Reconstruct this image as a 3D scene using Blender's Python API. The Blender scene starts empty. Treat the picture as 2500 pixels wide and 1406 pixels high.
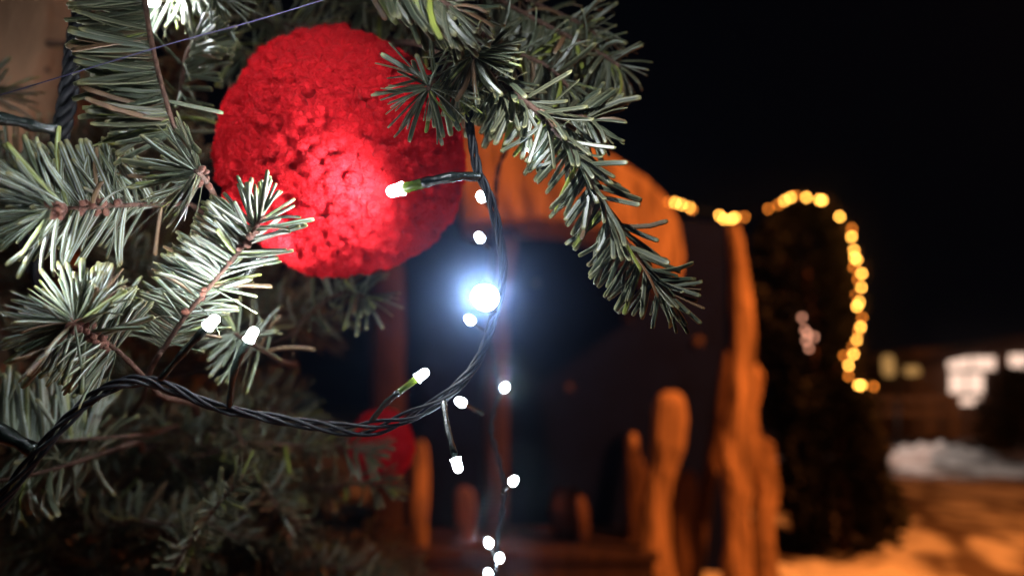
import bpy, math, random
import numpy as np
from mathutils import Vector, Matrix, noise

random.seed(7)
S = bpy.context.scene
C = S.collection
V = Vector

# ------------------------------------------------------------------ camera
LENS, PITCH, CAMH = 24.0, math.radians(9.5), 1.25
FPX = 2500 * LENS / 36.0
CAM = V((0, 0, CAMH))
FWD = V((0, math.cos(PITCH), math.sin(PITCH)))
UP = V((0, -math.sin(PITCH), math.cos(PITCH)))
RT = V((1, 0, 0))
cd = bpy.data.cameras.new('camera'); cam = bpy.data.objects.new('camera', cd); C.objects.link(cam)
cd.lens = LENS; cd.sensor_width = 36; cd.sensor_fit = 'HORIZONTAL'
cd.clip_start = 0.01; cd.clip_end = 400
cam.location = CAM; cam.rotation_euler = (math.pi / 2 + PITCH, 0, 0)
cd.dof.use_dof = True; cd.dof.focus_distance = 0.283; cd.dof.aperture_fstop = 4.2
S.camera = cam

# ------------------------------------------------------------------ night sky, dim moon, exposure
W = bpy.data.worlds.new('World'); S.world = W; W.use_nodes = True
bg = W.node_tree.nodes['Background']
bg.inputs[0].default_value = (0.35, 0.45, 0.8, 1); bg.inputs[1].default_value = 0.0018
sd = bpy.data.lights.new('moon', 'SUN'); sd.energy = 0.02; sd.angle = math.radians(0.5); sd.color = (0.75, 0.85, 1.0)
so = bpy.data.objects.new('moon', sd); C.objects.link(so); so.rotation_euler = (math.radians(40), 0, math.radians(25))
S.view_settings.view_transform = 'Standard'; S.view_settings.look = 'None'
S.view_settings.exposure = 0.0; S.view_settings.gamma = 1.0; S.view_settings.use_curve_mapping = False
S.cycles.use_adaptive_sampling = False
S.cycles.use_denoising = True
S.cycles.max_bounces = 5; S.cycles.diffuse_bounces = 3; S.cycles.glossy_bounces = 2
S.cycles.transmission_bounces = 4; S.cycles.volume_bounces = 0
S.cycles.sample_clamp_indirect = 3.0
S.cycles.caustics_reflective = False; S.cycles.caustics_refractive = False

# ------------------------------------------------------------------ helpers
def P(px, py, d):
    """a point of the place at depth d metres, seen at photo pixel (px, py)"""
    return CAM + d * (FWD + RT * ((px - 1250) / FPX) + UP * ((703 - py) / FPX))
def DV(dx, dy, dz=0.0):
    return (RT * dx - UP * dy + FWD * dz).normalized()
def U(a, b): return random.uniform(a, b)

def tag(o, label=None, cat=None, group=None, kind=None):
    if label: o['label'] = label
    if cat: o['category'] = cat
    if group: o['group'] = group
    if kind: o['kind'] = kind
    return o
def empty(name, loc, label=None, cat=None, group=None):
    o = bpy.data.objects.new(name, None); o.empty_display_size = 0.02
    o.location = loc; C.objects.link(o)
    bpy.context.view_layer.update()
    return tag(o, label, cat, group)
def adopt(o, parent):
    """parent without moving (parents here are unrotated empties or meshes at the origin)"""
    if parent is not None:
        o.parent = parent
        pw = Matrix.Translation(WLOC.get(parent.name, parent.location))
        o.matrix_parent_inverse = pw.inverted()
WLOC = {}
class MB:
    def __init__(s): s.v = []; s.f = []; s.m = []; s.uv = []
    def add(s, v, f, m=0):
        o = len(s.v); s.v += [tuple(x) for x in v]; s.f += [tuple(i + o for i in t) for t in f]; s.m += [m] * len(f); return s
    def mesh(s, name, mats, smooth=True):
        me = bpy.data.meshes.new(name); me.from_pydata(s.v, [], s.f)
        for mm in (mats if isinstance(mats, (list, tuple)) else [mats]): me.materials.append(mm)
        me.polygons.foreach_set('material_index', s.m)
        if smooth: me.polygons.foreach_set('use_smooth', [True] * len(s.f))
        me.update(); return me
    def build(s, name, mats, parent=None, smooth=True):
        o = bpy.data.objects.new(name, s.mesh(name, mats, smooth)); C.objects.link(o); adopt(o, parent); return o

def catmull(pts, n=10):
    pts = [V(p) for p in pts]; q = [pts[0] * 2 - pts[1]] + pts + [pts[-1] * 2 - pts[-2]]; out = []
    for i in range(1, len(q) - 2):
        p0, p1, p2, p3 = q[i - 1:i + 3]
        for k in range(n):
            t = k / n
            out.append(0.5 * ((2 * p1) + (p2 - p0) * t + (2 * p0 - 5 * p1 + 4 * p2 - p3) * t * t + (3 * p1 - p0 - 3 * p2 + p3) * t ** 3))
    out.append(pts[-1]); return out
def frames(pts):
    fr = []; t0 = (pts[1] - pts[0]).normalized(); a = t0.orthogonal().normalized()
    for i, p in enumerate(pts):
        t = (pts[min(i + 1, len(pts) - 1)] - pts[max(i - 1, 0)]).normalized()
        a = (a - t * a.dot(t)).normalized(); fr.append((p, t, a, t.cross(a)))
    return fr
def tube(mb, pts, rad, n=8, m=0, cap=True, lump=0.0):
    fr = frames([V(p) for p in pts]); vs = []; fs = []; k = len(fr)
    for i, (p, t, a, b) in enumerate(fr):
        r = rad(i / (k - 1)) if callable(rad) else rad
        for j in range(n):
            w = 2 * math.pi * j / n
            rr = r * (1 + (lump * noise.noise(V((p.x, p.y, p.z)) * (1.2 / max(r, 1e-4)) + V((math.cos(w), math.sin(w), 0)) * 1.5) if lump else 0))
            vs.append(p + (a * math.cos(w) + b * math.sin(w)) * rr)
    for i in range(k - 1):
        for j in range(n):
            fs.append((i * n + j, i * n + (j + 1) % n, (i + 1) * n + (j + 1) % n, (i + 1) * n + j))
    if cap: fs.append(tuple(range(n))[::-1]); fs.append(tuple((k - 1) * n + j for j in range(n)))
    mb.add(vs, fs, m); return mb
def box(mb, c, sx, sy, sz, m=0, rz=0.0):
    vs = []
    for x in (-1, 1):
        for y in (-1, 1):
            for z in (-1, 1):
                X, Y = x * sx / 2, y * sy / 2
                vs.append((c[0] + X * math.cos(rz) - Y * math.sin(rz), c[1] + X * math.sin(rz) + Y * math.cos(rz), c[2] + z * sz / 2))
    mb.add(vs, [(0, 1, 3, 2), (4, 6, 7, 5), (0, 4, 5, 1), (2, 3, 7, 6), (0, 2, 6, 4), (1, 5, 7, 3)], m); return mb
def axis_mat(p, y, z, s=1.0, w=1.0):
    y = y.normalized(); z = (z - y * z.dot(y))
    z = z.normalized() if z.length > 1e-5 else y.orthogonal().normalized()
    x = y.cross(z) * w; z = z * w
    return Matrix(((x.x * s, y.x * s, z.x * s, p.x), (x.y * s, y.y * s, z.y * s, p.y), (x.z * s, y.z * s, z.z * s, p.z), (0, 0, 0, 1)))

# ------------------------------------------------------------------ materials
def mat(name):
    m = bpy.data.materials.new(name); m.use_nodes = True
    n = m.node_tree.nodes; return m, n, m.node_tree.links, n['Principled BSDF'], n['Material Output']
def pmat(name, col, rough=0.6, spec=0.5, noise_scale=0, dark=0.5, bump=0.0, metal=0.0, sheen=0.0, trans=0.0, transcol=None, stretch=None, rand=0.0):
    m, n, l, b, out = mat(name)
    b.inputs['Roughness'].default_value = rough; b.inputs['Specular IOR Level'].default_value = 0.38; b.inputs['Specular IOR Level'].default_value = spec
    b.inputs['Metallic'].default_value = metal; b.inputs['Sheen Weight'].default_value = sheen
    b.inputs['Base Color'].default_value = (*col, 1)
    csock = None
    if noise_scale:
        tc = n.new('ShaderNodeTexCoord'); mp = n.new('ShaderNodeMapping'); nt = n.new('ShaderNodeTexNoise')
        l.new(tc.outputs['Object'], mp.inputs[0]); l.new(mp.outputs[0], nt.inputs[0])
        if stretch: mp.inputs['Scale'].default_value = stretch
        nt.inputs['Scale'].default_value = noise_scale; nt.inputs['Detail'].default_value = 6
        cr = n.new('ShaderNodeValToRGB'); cr.color_ramp.elements[0].position = 0.33; cr.color_ramp.elements[1].position = 0.67
        cr.color_ramp.elements[0].color = (*[c * dark for c in col], 1); cr.color_ramp.elements[1].color = (*col, 1)
        l.new(nt.outputs[0], cr.inputs[0]); csock = cr.outputs[0]; l.new(csock, b.inputs['Base Color'])
        if bump:
            bp = n.new('ShaderNodeBump'); bp.inputs['Strength'].default_value = bump; bp.inputs['Distance'].default_value = 1.0 / noise_scale
            l.new(nt.outputs[0], bp.inputs['Height']); l.new(bp.outputs[0], b.inputs['Normal'])
    if trans:
        t = n.new('ShaderNodeBsdfTranslucent'); mx = n.new('ShaderNodeMixShader'); mx.inputs[0].default_value = trans
        t.inputs[0].default_value = (*(transcol or col), 1)
        l.new(b.outputs[0], mx.inputs[1]); l.new(t.outputs[0], mx.inputs[2]); l.new(mx.outputs[0], out.inputs[0])
    return m
def emat(name, col, s):
    m, n, l, b, out = mat(name)
    n.remove(b); e = n.new('ShaderNodeEmission'); e.inputs[0].default_value = (*col, 1); e.inputs[1].default_value = s
    l.new(e.outputs[0], out.inputs[0]); m.cycles.emission_sampling = 'NONE' if s > 30 else 'AUTO'; return m

def needle_mat(name, under):
    m, n, l, b, out = mat(name)
    uv = n.new('ShaderNodeUVMap'); uv.uv_map = 'UVMap'; sx = n.new('ShaderNodeSeparateXYZ'); l.new(uv.outputs[0], sx.inputs[0])
    def M(op, a, c=None, clamp=False):
        k = n.new('ShaderNodeMath'); k.operation = op; k.use_clamp = clamp
        for i, x in enumerate((a, c)):
            if x is None: continue
            if isinstance(x, (int, float)): k.inputs[i].default_value = x
            else: l.new(x, k.inputs[i])
        return k.outputs[0]
    def mix(f, a, c):
        k = n.new('ShaderNodeMix'); k.data_type = 'RGBA'
        l.new(f, k.inputs[0]) if not isinstance(f, float) else setattr(k.inputs[0], 'default_value', f)
        for i, x in ((6, a), (7, c)):
            if isinstance(x, tuple): k.inputs[i].default_value = (*x, 1)
            else: l.new(x, k.inputs[i])
        return k.outputs[2]
    at = n.new('ShaderNodeAttribute'); at.attribute_name = 'rnd'
    oi = n.new('ShaderNodeObjectInfo')
    rnd = M('FRACT', M('ADD', M('MULTIPLY', oi.outputs['Random'], 7.3), at.outputs['Fac']))
    ad = M('ABSOLUTE', M('SUBTRACT', sx.outputs[0], 0.5))            # 0 midrib .. 0.5 margin
    v = sx.outputs[1]
    if under:
        base = mix(rnd, (0.055, 0.072, 0.026), (0.09, 0.09, 0.04))
        band = M('MULTIPLY', M('SUBTRACT', ad, 0.09), 9.0, True)
        band2 = M('MULTIPLY', M('SUBTRACT', 0.44, ad), 12.0, True)
        fac = M('MULTIPLY', M('MULTIPLY', band, band2), M('MULTIPLY', M('SUBTRACT', 0.97, v), 14.0, True))
        tcn = n.new('ShaderNodeTexNoise'); tcn.inputs['Scale'].default_value = 900.0
        g = n.new('ShaderNodeNewGeometry'); l.new(g.outputs['Position'], tcn.inputs[0])
        fac = M('MULTIPLY', fac, M('ADD', M('MULTIPLY', tcn.outputs[0], 0.7), 0.5), True)
        col = mix(M('MULTIPLY', fac, M('ADD', M('MULTIPLY', rnd, .75), .25)), base, (0.40, 0.47, 0.43)); rough = 0.5
    else:
        base = mix(rnd, (0.036, 0.052, 0.032), (0.085, 0.082, 0.046))
        groove = M('MULTIPLY', M('SUBTRACT', 0.15, ad), 12.0, True)
        col = mix(groove, base, (0.022, 0.026, 0.017))  # shade in the groove is put into the colour
        edge = M('MULTIPLY', M('SUBTRACT', ad, 0.36), 9.0, True)
        col = mix(M('MULTIPLY', edge, 0.6), col, (0.17, 0.16, 0.085)); rough = 0.42  # yellowish margins, lightened further so they look lit
    tip = M('MULTIPLY', M('SUBTRACT', v, 0.88), 10.0, True)
    col = mix(M('MULTIPLY', tip, 0.55), col, (0.24, 0.22, 0.09))
    yel = M('MULTIPLY', M('SUBTRACT', rnd, 0.93), 30.0, True)
    col = mix(M('MULTIPLY', yel, 0.6), col, (0.22, 0.26, 0.03))
    col = mix(M('MULTIPLY', M('MULTIPLY', M('SUBTRACT', 0.055, rnd), 60.0, True), 0.8), col, (0.13, 0.065, 0.032))   # withered ones
    l.new(col, b.inputs['Base Color']); b.inputs['Roughness'].default_value = rough
    t = n.new('ShaderNodeBsdfTranslucent'); mx = n.new('ShaderNodeMixShader'); mx.inputs[0].default_value = 0.16
    l.new(mix(0.5, col, (0.22, 0.30, 0.03)), t.inputs[0])
    l.new(b.outputs[0], mx.inputs[1]); l.new(t.outputs[0], mx.inputs[2]); l.new(mx.outputs[0], out.inputs[0])
    return m

M_TOP, M_UND = needle_mat('needle_upper', False), needle_mat('needle_lower', True)
M_BARK = pmat('trunk_bark', (0.32, 0.17, 0.095), 0.85, 0.3, 14, 0.35, 0.6, stretch=(1, 1, 0.3))
M_TWIG = pmat('twig_bark', (0.085, 0.042, 0.028), 0.75, 0.3, 260, 0.45, 0.7)
M_BUD = pmat('bud_scale', (0.21, 0.075, 0.045), 0.5, 0.5, 500, 0.45, 0.6)
M_CABLE = pmat('cable_pvc', (0.006, 0.0065, 0.009), 0.5, 0.2, 120, 0.6, 0.15)
M_SLEEVE = pmat('sleeve_pvc', (0.010, 0.016, 0.013), 0.25, 0.6, 300, 0.5, 0.3)
M_COLLAR = pmat('collar_plastic', (0.05, 0.075, 0.01), 0.25, 0.6, trans=0.3, transcol=(0.12, 0.17, 0.02))
M_LED = emat('led_lit', (0.86, 0.94, 1.0), 45.0)
M_LEDFAR = emat('led_lit_far', (0.80, 0.92, 1.0), 45.0)
M_WARM = emat('warm_bulb_lit', (1.0, 0.43, 0.065), 24.0)
M_WARMDIM = emat('warm_bulb_dim', (1.0, 0.26, 0.03), 8.0)
M_RED = pmat('red_yarn', (0.62, 0.009, 0.016), 0.9, 0.1, 160, 0.85, sheen=0.06, trans=0.42, transcol=(0.75, 0.004, 0.012))
M_THREAD = pmat('violet_thread', (0.05, 0.045, 0.10), 0.7, 0.3)
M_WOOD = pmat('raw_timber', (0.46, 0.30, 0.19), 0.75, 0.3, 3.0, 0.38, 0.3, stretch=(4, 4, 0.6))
M_WOODD = pmat('dim_timber', (0.13, 0.07, 0.045), 0.8, 0.3, 4.0, 0.5, 0.3, stretch=(4, 4, 0.6))  # dimmer light on the lesser figures put into a darker timber colour
M_WOODSH = pmat('dark_shaded_timber', (0.04, 0.022, 0.024), 0.8, 0.3, 4.0, 0.5, 0.3, stretch=(4, 4, 0.6))  # left posts' shade put into the colour; the stage is dark wood
M_NAVY = pmat('navy_cloth', (0.002, 0.006, 0.05), 0.9, 0.1, 5.0, 0.6)
M_STAR = pmat('painted_star', (0.075, 0.045, 0.035), 0.6, 0.4)
M_SNOWM = pmat('heaped_snow', (0.55, 0.54, 0.53), 0.7, 0.3, 2.0, 0.75, 0.4)
M_LEAFD = pmat('evergreen_leaf', (0.0025, 0.004, 0.0022), 0.6, 0.3)
M_METAL = pmat('dark_metal', (0.03, 0.03, 0.032), 0.4, 0.5, metal=0.6)
M_WALL = pmat('house_plaster', (0.30, 0.25, 0.21), 0.9, 0.2, 2.0, 0.8)
M_ROOF = pmat('house_roof', (0.12, 0.075, 0.05), 0.8, 0.3, 3.0, 0.6)
M_WINLIT = emat('window_lit', (1.0, 0.68, 0.52), 1.3)
M_LAMPY = emat('lamp_lit', (1.0, 0.52, 0.16), 0.42)
M_SODIUM = emat('sodium_lit', (1.0, 0.45, 0.1), 20.0)

# ------------------------------------------------------------------ ground
def ground_h(x, y):
    h = 0.10 * noise.noise(V((x * 0.35, y * 0.35, 0))) + 0.035 * noise.noise(V((x * 1.3, y * 1.3, 3))) + 0.02 * noise.noise(V((x * 3.5, y * 3.5, 9)))
    return h * min(1.0, max(0.0, (y - 2.5) / 2.5)) 
def make_ground():
    m, n, l, b, out = mat('trampled_snow')
    g = n.new('ShaderNodeNewGeometry'); mp = n.new('ShaderNodeMapping'); l.new(g.outputs['Position'], mp.inputs[0])
    mp.inputs['Scale'].default_value = (1.1, 0.8, 1); mp.inputs['Rotation'].default_value = (0, 0, 0.25)
    nt = n.new('ShaderNodeTexNoise'); nt.inputs['Scale'].default_value = 1.3; nt.inputs['Detail'].default_value = 6
    l.new(mp.outputs[0], nt.inputs[0])
    cr = n.new('ShaderNodeValToRGB'); e = cr.color_ramp.elements
    e[0].position = 0.44; e[0].color = (0.10, 0.075, 0.06, 1); e[1].position = 0.57; e[1].color = (0.60, 0.58, 0.56, 1)
    sp = n.new('ShaderNodeSeparateXYZ'); l.new(g.outputs['Position'], sp.inputs[0])
    def MM(op, a, c):
        k = n.new('ShaderNodeMath'); k.operation = op
        for i, x in enumerate((a, c)):
            if isinstance(x, (int, float)): k.inputs[i].default_value = x
            else: l.new(x, k.inputs[i])
        return k.outputs[0]
    # dark diagonal band crossing the snow
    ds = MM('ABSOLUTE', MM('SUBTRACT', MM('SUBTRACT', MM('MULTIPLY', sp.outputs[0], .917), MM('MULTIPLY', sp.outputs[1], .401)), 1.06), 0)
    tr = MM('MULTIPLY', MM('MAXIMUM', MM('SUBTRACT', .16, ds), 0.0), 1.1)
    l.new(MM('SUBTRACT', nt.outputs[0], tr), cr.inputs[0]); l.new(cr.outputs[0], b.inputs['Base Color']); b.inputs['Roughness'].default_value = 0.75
    nb = n.new('ShaderNodeTexNoise'); nb.inputs['Scale'].default_value = 9; nb.inputs['Detail'].default_value = 6; l.new(g.outputs['Position'], nb.inputs[0])
    bp = n.new('ShaderNodeBump'); bp.inputs['Strength'].default_value = 0.8; bp.inputs['Distance'].default_value = 0.06
    l.new(nb.outputs[0], bp.inputs['Height']); l.new(bp.outputs[0], b.inputs['Normal'])
    ys = list(np.linspace(-6, 2, 5)) + list(np.linspace(2.3, 16, 100)) + list(np.linspace(17, 50, 30)) + [80, 150]
    xs = [-120, -60, -25] + list(np.linspace(-12, 14, 120)) + [25, 60, 120]
    mb = MB(); vs = [(x, y, ground_h(x, y)) for y in ys for x in xs]; nx = len(xs)
    fs = [(j * nx + i, j * nx + i + 1, (j + 1) * nx + i + 1, (j + 1) * nx + i) for j in range(len(ys) - 1) for i in range(nx - 1)]
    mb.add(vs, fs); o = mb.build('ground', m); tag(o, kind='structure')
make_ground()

# ------------------------------------------------------------------ background: timber shelter with starry cloth
def carve(mb, rows, d, flat=0.6, n=11, lump=0.05, m=0, seed=0.0):
    """solid carved body from rows (y, xl, xr) in photo pixels at depth d: rounded loops, real thickness"""
    rr = []
    for a, b in zip(rows[:-1], rows[1:]):
        k = max(2, int(abs(b[0] - a[0]) / 30))
        for i in range(k):
            t = i / k; rr.append([a[j] + (b[j] - a[j]) * t for j in range(3)])
    rr.append(rows[-1]); vs = []; fs = []
    for (y, xl, xr) in rr:
        c = P((xl + xr) / 2, y, d); h = (xr - xl) / 2 * d / FPX
        for j in range(n):
            w = 2 * math.pi * j / n
            cx, cy = math.cos(w), math.sin(w)
            cx = math.copysign(abs(cx) ** 0.7, cx); cy = math.copysign(abs(cy) ** 0.7, cy)
            k = 1 + lump * 2 * noise.noise(V((cx * 1.3 + seed, cy * 1.3, c.z * 5)))
            vs.append(c + V((cx * h * k, cy * h * flat * k, 0)))
    k = len(rr)
    for i in range(k - 1):
        for j in range(n): fs.append((i * n + j, (i + 1) * n + j, (i + 1) * n + (j + 1) % n, i * n + (j + 1) % n))
    fs.append(tuple(range(n))); fs.append(tuple((k - 1) * n + j for j in range(n))[::-1])
    mb.add(vs, fs, m); return mb
def slab(mb, pts, d, thick, m=0):
    """plate with a traced outline, depth d, real thickness"""
    a = [P(x, y, d) for x, y in pts]; b = [p + V((0, thick, 0)) for p in a]; n = len(a)
    mb.add(a + b, [tuple(range(n))[::-1], tuple(range(n, 2 * n))] + [(i, (i + 1) % n, n + (i + 1) % n, n + i) for i in range(n)], m); return mb

shl = empty('timber_shelter', P(1500, 1436, 4.6), 'rough timber shelter with arched wooden hood, split-log posts and navy starry cloth', 'shelter')
o = MB(); slab(o, [(960, 540), (1770, 540), (1775, 1480), (960, 1480)], 5.15, 0.04); o.build('backdrop_cloth', M_NAVY, shl, False)
hood_o = [(1120, 225), (1240, 255), (1340, 290), (1430, 335), (1510, 385), (1580, 430), (1630, 480), (1662, 545), (1674, 620), (1664, 690), (1650, 712)]
hood_i = [(1625, 700), (1590, 668), (1540, 622), (1480, 572), (1400, 548), (1320, 540), (1230, 542), (1120, 548)]
o = MB(); slab(o, hood_o + hood_i, 4.55, 0.5); hood = o.build('roof_hood', M_WOOD, shl, False)
bv = hood.modifiers.new('b', 'BEVEL'); bv.width = 0.05; bv.segments = 3; bv.limit_method = 'ANGLE'
o = MB(); carve(o, [(250, 1190, 1262), (420, 1188, 1258), (600, 1192, 1262), (760, 1180, 1240), (1450, 1170, 1240)], 4.75, 0.8, m=0, seed=3); o.build('post', M_WOODSH, shl)
o = MB(); carve(o, [(560, 905, 985), (800, 900, 990), (1100, 905, 985), (1460, 900, 990)], 4.9, 0.7, seed=5); o.build('post', M_WOODSH, shl)
o = MB(); carve(o, [(545, 1772, 1800), (590, 1780, 1815), (660, 1784, 1826), (740, 1788, 1838), (820, 1790, 1842), (900, 1782, 1846), (960, 1772, 1842), (1060, 1762, 1838), (1120, 1758, 1842), (1200, 1766, 1836), (1260, 1774, 1832), (1330, 1768, 1838), (1460, 1755, 1845)], 4.3, 0.6, lump=0.16, seed=9); o.build('post', M_WOOD, shl, False)
o = MB(); carve(o, [(890, 1836, 1850), (918, 1830, 1868), (945, 1832, 1860), (1000, 1826, 1848), (1060, 1830, 1856), (1082, 1832, 1890), (1130, 1838, 1898), (1200, 1846, 1900), (1290, 1836, 1888), (1460, 1840, 1905)], 4.36, 0.7, lump=0.22, seed=14); o.build('split_log', M_WOOD, shl, False)
o = MB(); tube(o, [P(1782, 860, 4.62), P(1755, 1050, 4.6), P(1722, 1220, 4.58), P(1690, 1440, 4.5)], lambda t: 0.045 + 0.015 * t, 10, lump=0.3); o.build('brace', M_WOODD, shl)
for k in range(4):
    o = MB(); box(o, (P(1235, 1400, 4.75).x, 4.42 + .225 * k, .335 - .004 * (k % 2)), 1.85, 0.215, 0.05); o.build('stage_plank', M_WOODSH, shl, False)
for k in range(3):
    o = MB(); box(o, (P(1235, 1400, 4.75).x, 4.36 + .006 * (k % 2), .05 + .1 * k), 1.8, 0.04, 0.095); o.build('front_board', M_WOODSH, shl, False)
def star(px, py, s):
    c = P(px, py, 5.12); vs = [c + V((0, -0.012, 0))]
    for k in range(10):
        r = s * (1 if k % 2 == 0 else 0.45); a = math.pi / 2 + k * math.pi / 5
        vs.append(c + V((r * math.cos(a), 0, r * math.sin(a))))
    mb = MB(); mb.add(vs, [(0, 1 + k, 1 + (k + 1) % 10) for k in range(10)]); mb.build('star', M_STAR, shl, False)
for px, py, s in [(1532, 770, .06), (1706, 832, .05), (965, 850, .06), (1390, 945, .04), (1310, 690, .04)]: star(px, py, s)

def figure(rows, d, label, m=M_WOOD, flat=0.6, extra=None, lump=0.10, seed=0.0):
    o = empty('carved_figure', P((rows[-1][1] + rows[-1][2]) / 2, rows[-1][0], d), label, 'carving', 'carved wooden figures in the shelter')
    b = MB(); carve(b, rows, d, flat, lump=lump, seed=seed); b.build('body', m, o, False)
    for nm, r2, d2, m2 in (extra or []):
        b = MB(); carve(b, r2, d2, 0.8, lump=lump, seed=seed + 4); b.build(nm, m2, o)
    return o
figure([(955, 1622, 1650), (965, 1605, 1664), (985, 1598, 1672), (1030, 1594, 1678), (1090, 1590, 1674), (1140, 1584, 1656), (1180, 1576, 1642), (1230, 1566, 1634), (1330, 1556, 1640), (1455, 1546, 1655)], 4.2,
       'tallest carved wooden figure, pale paddle-shaped top, beside the braced post', seed=1)
figure([(1055, 1538, 1552), (1075, 1528, 1560), (1100, 1530, 1560), (1150, 1528, 1580), (1300, 1528, 1590), (1450, 1520, 1600)], 4.5,
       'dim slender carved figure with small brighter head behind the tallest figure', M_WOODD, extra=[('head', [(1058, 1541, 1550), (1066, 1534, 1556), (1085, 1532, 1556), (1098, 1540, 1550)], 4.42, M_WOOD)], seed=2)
figure([(1148, 1665, 1690), (1165, 1650, 1700), (1220, 1640, 1702), (1290, 1640, 1700), (1340, 1636, 1704), (1450, 1630, 1712)], 4.45,
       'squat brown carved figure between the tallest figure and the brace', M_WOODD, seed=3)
figure([(1190, 1372, 1400), (1200, 1350, 1418), (1235, 1342, 1425), (1262, 1348, 1430), (1290, 1352, 1438), (1340, 1356, 1434), (1450, 1340, 1440)], 4.5,
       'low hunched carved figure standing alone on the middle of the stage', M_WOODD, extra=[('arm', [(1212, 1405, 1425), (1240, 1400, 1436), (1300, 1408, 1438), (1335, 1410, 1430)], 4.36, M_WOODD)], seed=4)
figure([(1075, 1012, 1035), (1090, 1006, 1042), (1150, 1004, 1046), (1240, 1004, 1046), (1330, 1006, 1044), (1450, 1000, 1048)], 4.3,
       'narrow upright orange-lit wooden board figure right of the blurred red pom-pom', seed=5, flat=0.4)
figure([(1188, 1118, 1145), (1205, 1108, 1160), (1250, 1112, 1166), (1300, 1116, 1160), (1360, 1100, 1160), (1450, 1090, 1170)], 4.45,
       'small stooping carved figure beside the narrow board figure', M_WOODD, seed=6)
figure([(1335, 1262, 1280), (1350, 1256, 1290), (1400, 1254, 1292), (1460, 1250, 1296)], 4.35,
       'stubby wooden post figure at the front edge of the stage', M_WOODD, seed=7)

# ------------------------------------------------------------------ background: dark evergreens, warm lights
def evergreen(name, rows, d, label, nleaf, leaf, seed, flat=0.8):
    """trunk with limbs and a crown of many small leaf sprays spread through the volume given by rows (y, xl, xr)"""
    rs = random.Random(seed)
    base = P((rows[-1][1] + rows[-1][2]) / 2, rows[-1][0], d); base.z = ground_h(base.x, base.y)
    o = empty(name, base, label, 'evergreen', 'dark evergreens beyond the shelter')
    top = P((rows[0][1] + rows[0][2]) / 2, rows[0][0], d)
    tb = MB(); tube(tb, [base - V((0, 0, .05)), base.lerp(top, .4) + V((.02, 0, 0)), base.lerp(top, .85)], lambda t: .06 * (1 - .8 * t), 8, lump=.2)
    for k in range(14):
        p = base.lerp(top, .15 + .7 * k / 14); a = rs.uniform(0, 6.28)
        tube(tb, [p, p + V((math.cos(a) * .15, math.sin(a) * .15, .08)), p + V((math.cos(a) * .3, math.sin(a) * .3, .2))], lambda t: .015 * (1 - .7 * t), 5)
    tb.build('trunk', M_TWIG, o)
    cb = MB(); ys = [r[0] for r in rows]
    for k in range(nleaf):
        y = rs.uniform(ys[0], ys[-1]); xl = np.interp(y, ys, [r[1] for r in rows]); xr = np.interp(y, ys, [r[2] for r in rows])
        h = (xr - xl) / 2 * d / FPX; c = P((xl + xr) / 2, y, d)
        a = rs.uniform(0, 6.28); r = math.sqrt(rs.uniform(.15, 1)) * (0.86 + .3 * noise.noise(V((a * 1.5, c.z * 4, seed))))
        p = c + V((math.cos(a) * h * r, math.sin(a) * h * flat * r, 0))
        if p.z < .05: continue
        dr = V((math.cos(a), math.sin(a), rs.uniform(-.2, 1.1))).normalized(); s = leaf * rs.uniform(.6, 1.3)
        sd_ = dr.cross(V((rs.uniform(-1, 1), rs.uniform(-1, 1), rs.uniform(-1, 1)))).normalized() * s * .3
        nn = dr.cross(sd_).normalized() * s * .12
        cb.add([p, p + dr * s * .5 + sd_, p + dr * s, p + dr * s * .5 - sd_, p + dr * s * .5 + nn], [(0, 1, 4), (1, 2, 4), (2, 3, 4), (3, 0, 4)])
    cb.build('crown', M_LEAFD, o, False)
    return o
evergreen('evergreen_tree', [(492, 1935, 1985), (520, 1880, 2040), (560, 1850, 2068), (640, 1840, 2088), (740, 1835, 2100), (840, 1850, 2098), (940, 1860, 2090), (1060, 1880, 2110)], 6.0,
          'tall round-topped dark evergreen with warm lights along its outline', 5200, .10, 21)
evergreen('evergreen_shrub', [(930, 1990, 2080), (980, 1930, 2130), (1080, 1905, 2150), (1180, 1908, 2185), (1260, 1915, 2195), (1325, 1930, 2185)], 5.7,
          'low bushy dark evergreen shrub at the snowy foot of the lit tree', 5200, .09, 22)
evergreen('evergreen_shrub', [(905, 2450, 2560), (960, 2420, 2620), (1040, 2405, 2640), (1100, 2400, 2650)], 11.0,
          'far dark evergreen shrub cut by the edge, below the lit windows', 2500, .16, 23)

wl = empty('warm_light_string', P(2080, 575, 5.55), 'warm amber bulbs on a cable over and down the dark evergreen', 'light string')
WP = [(1632, 494, 0), (1648, 495, 1), (1664, 500, 1), (1684, 506, 1), (1690, 512, 0), (1757, 526, 1), (1768, 535, 1), (1786, 535, 1), (1794, 531, 1), (1818, 530, 0), (1876, 510, 0), (1900, 500, 0),
      (1915, 490, 1), (1930, 482, 1), (1942, 478, 0), (1969, 482, 1), (2000, 488, 1), (2008, 489, 1), (2050, 529, 1), (2080, 558, 0), (2079, 578, 1), (2085, 611, 1), (2087, 629, 1), (2092, 634, 1), (2084, 652, 0), (2104, 668, 1), (2094, 682, 0),
      (2103, 702, 1), (2090, 720, 0), (2098, 737, 1), (2092, 748, 1), (2105, 775, 0), (2101, 798, 1), (2096, 808, 0), (2091, 829, 1), (2082, 845, 0), (2084, 864, 1), (2060, 868, 0), (2072, 892, 1), (2072, 918, 0), (2096, 940, 1), (2103, 940, 1), (2133, 943, 0)]
bm_ = MB(); nvs = []; nfs = []
for i in range(7):
    for j in range(10):
        a = math.pi * i / 6; w = 2 * math.pi * j / 10
        nvs.append((math.sin(a) * math.cos(w), math.sin(a) * math.sin(w), math.cos(a) * 1.25))
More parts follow.
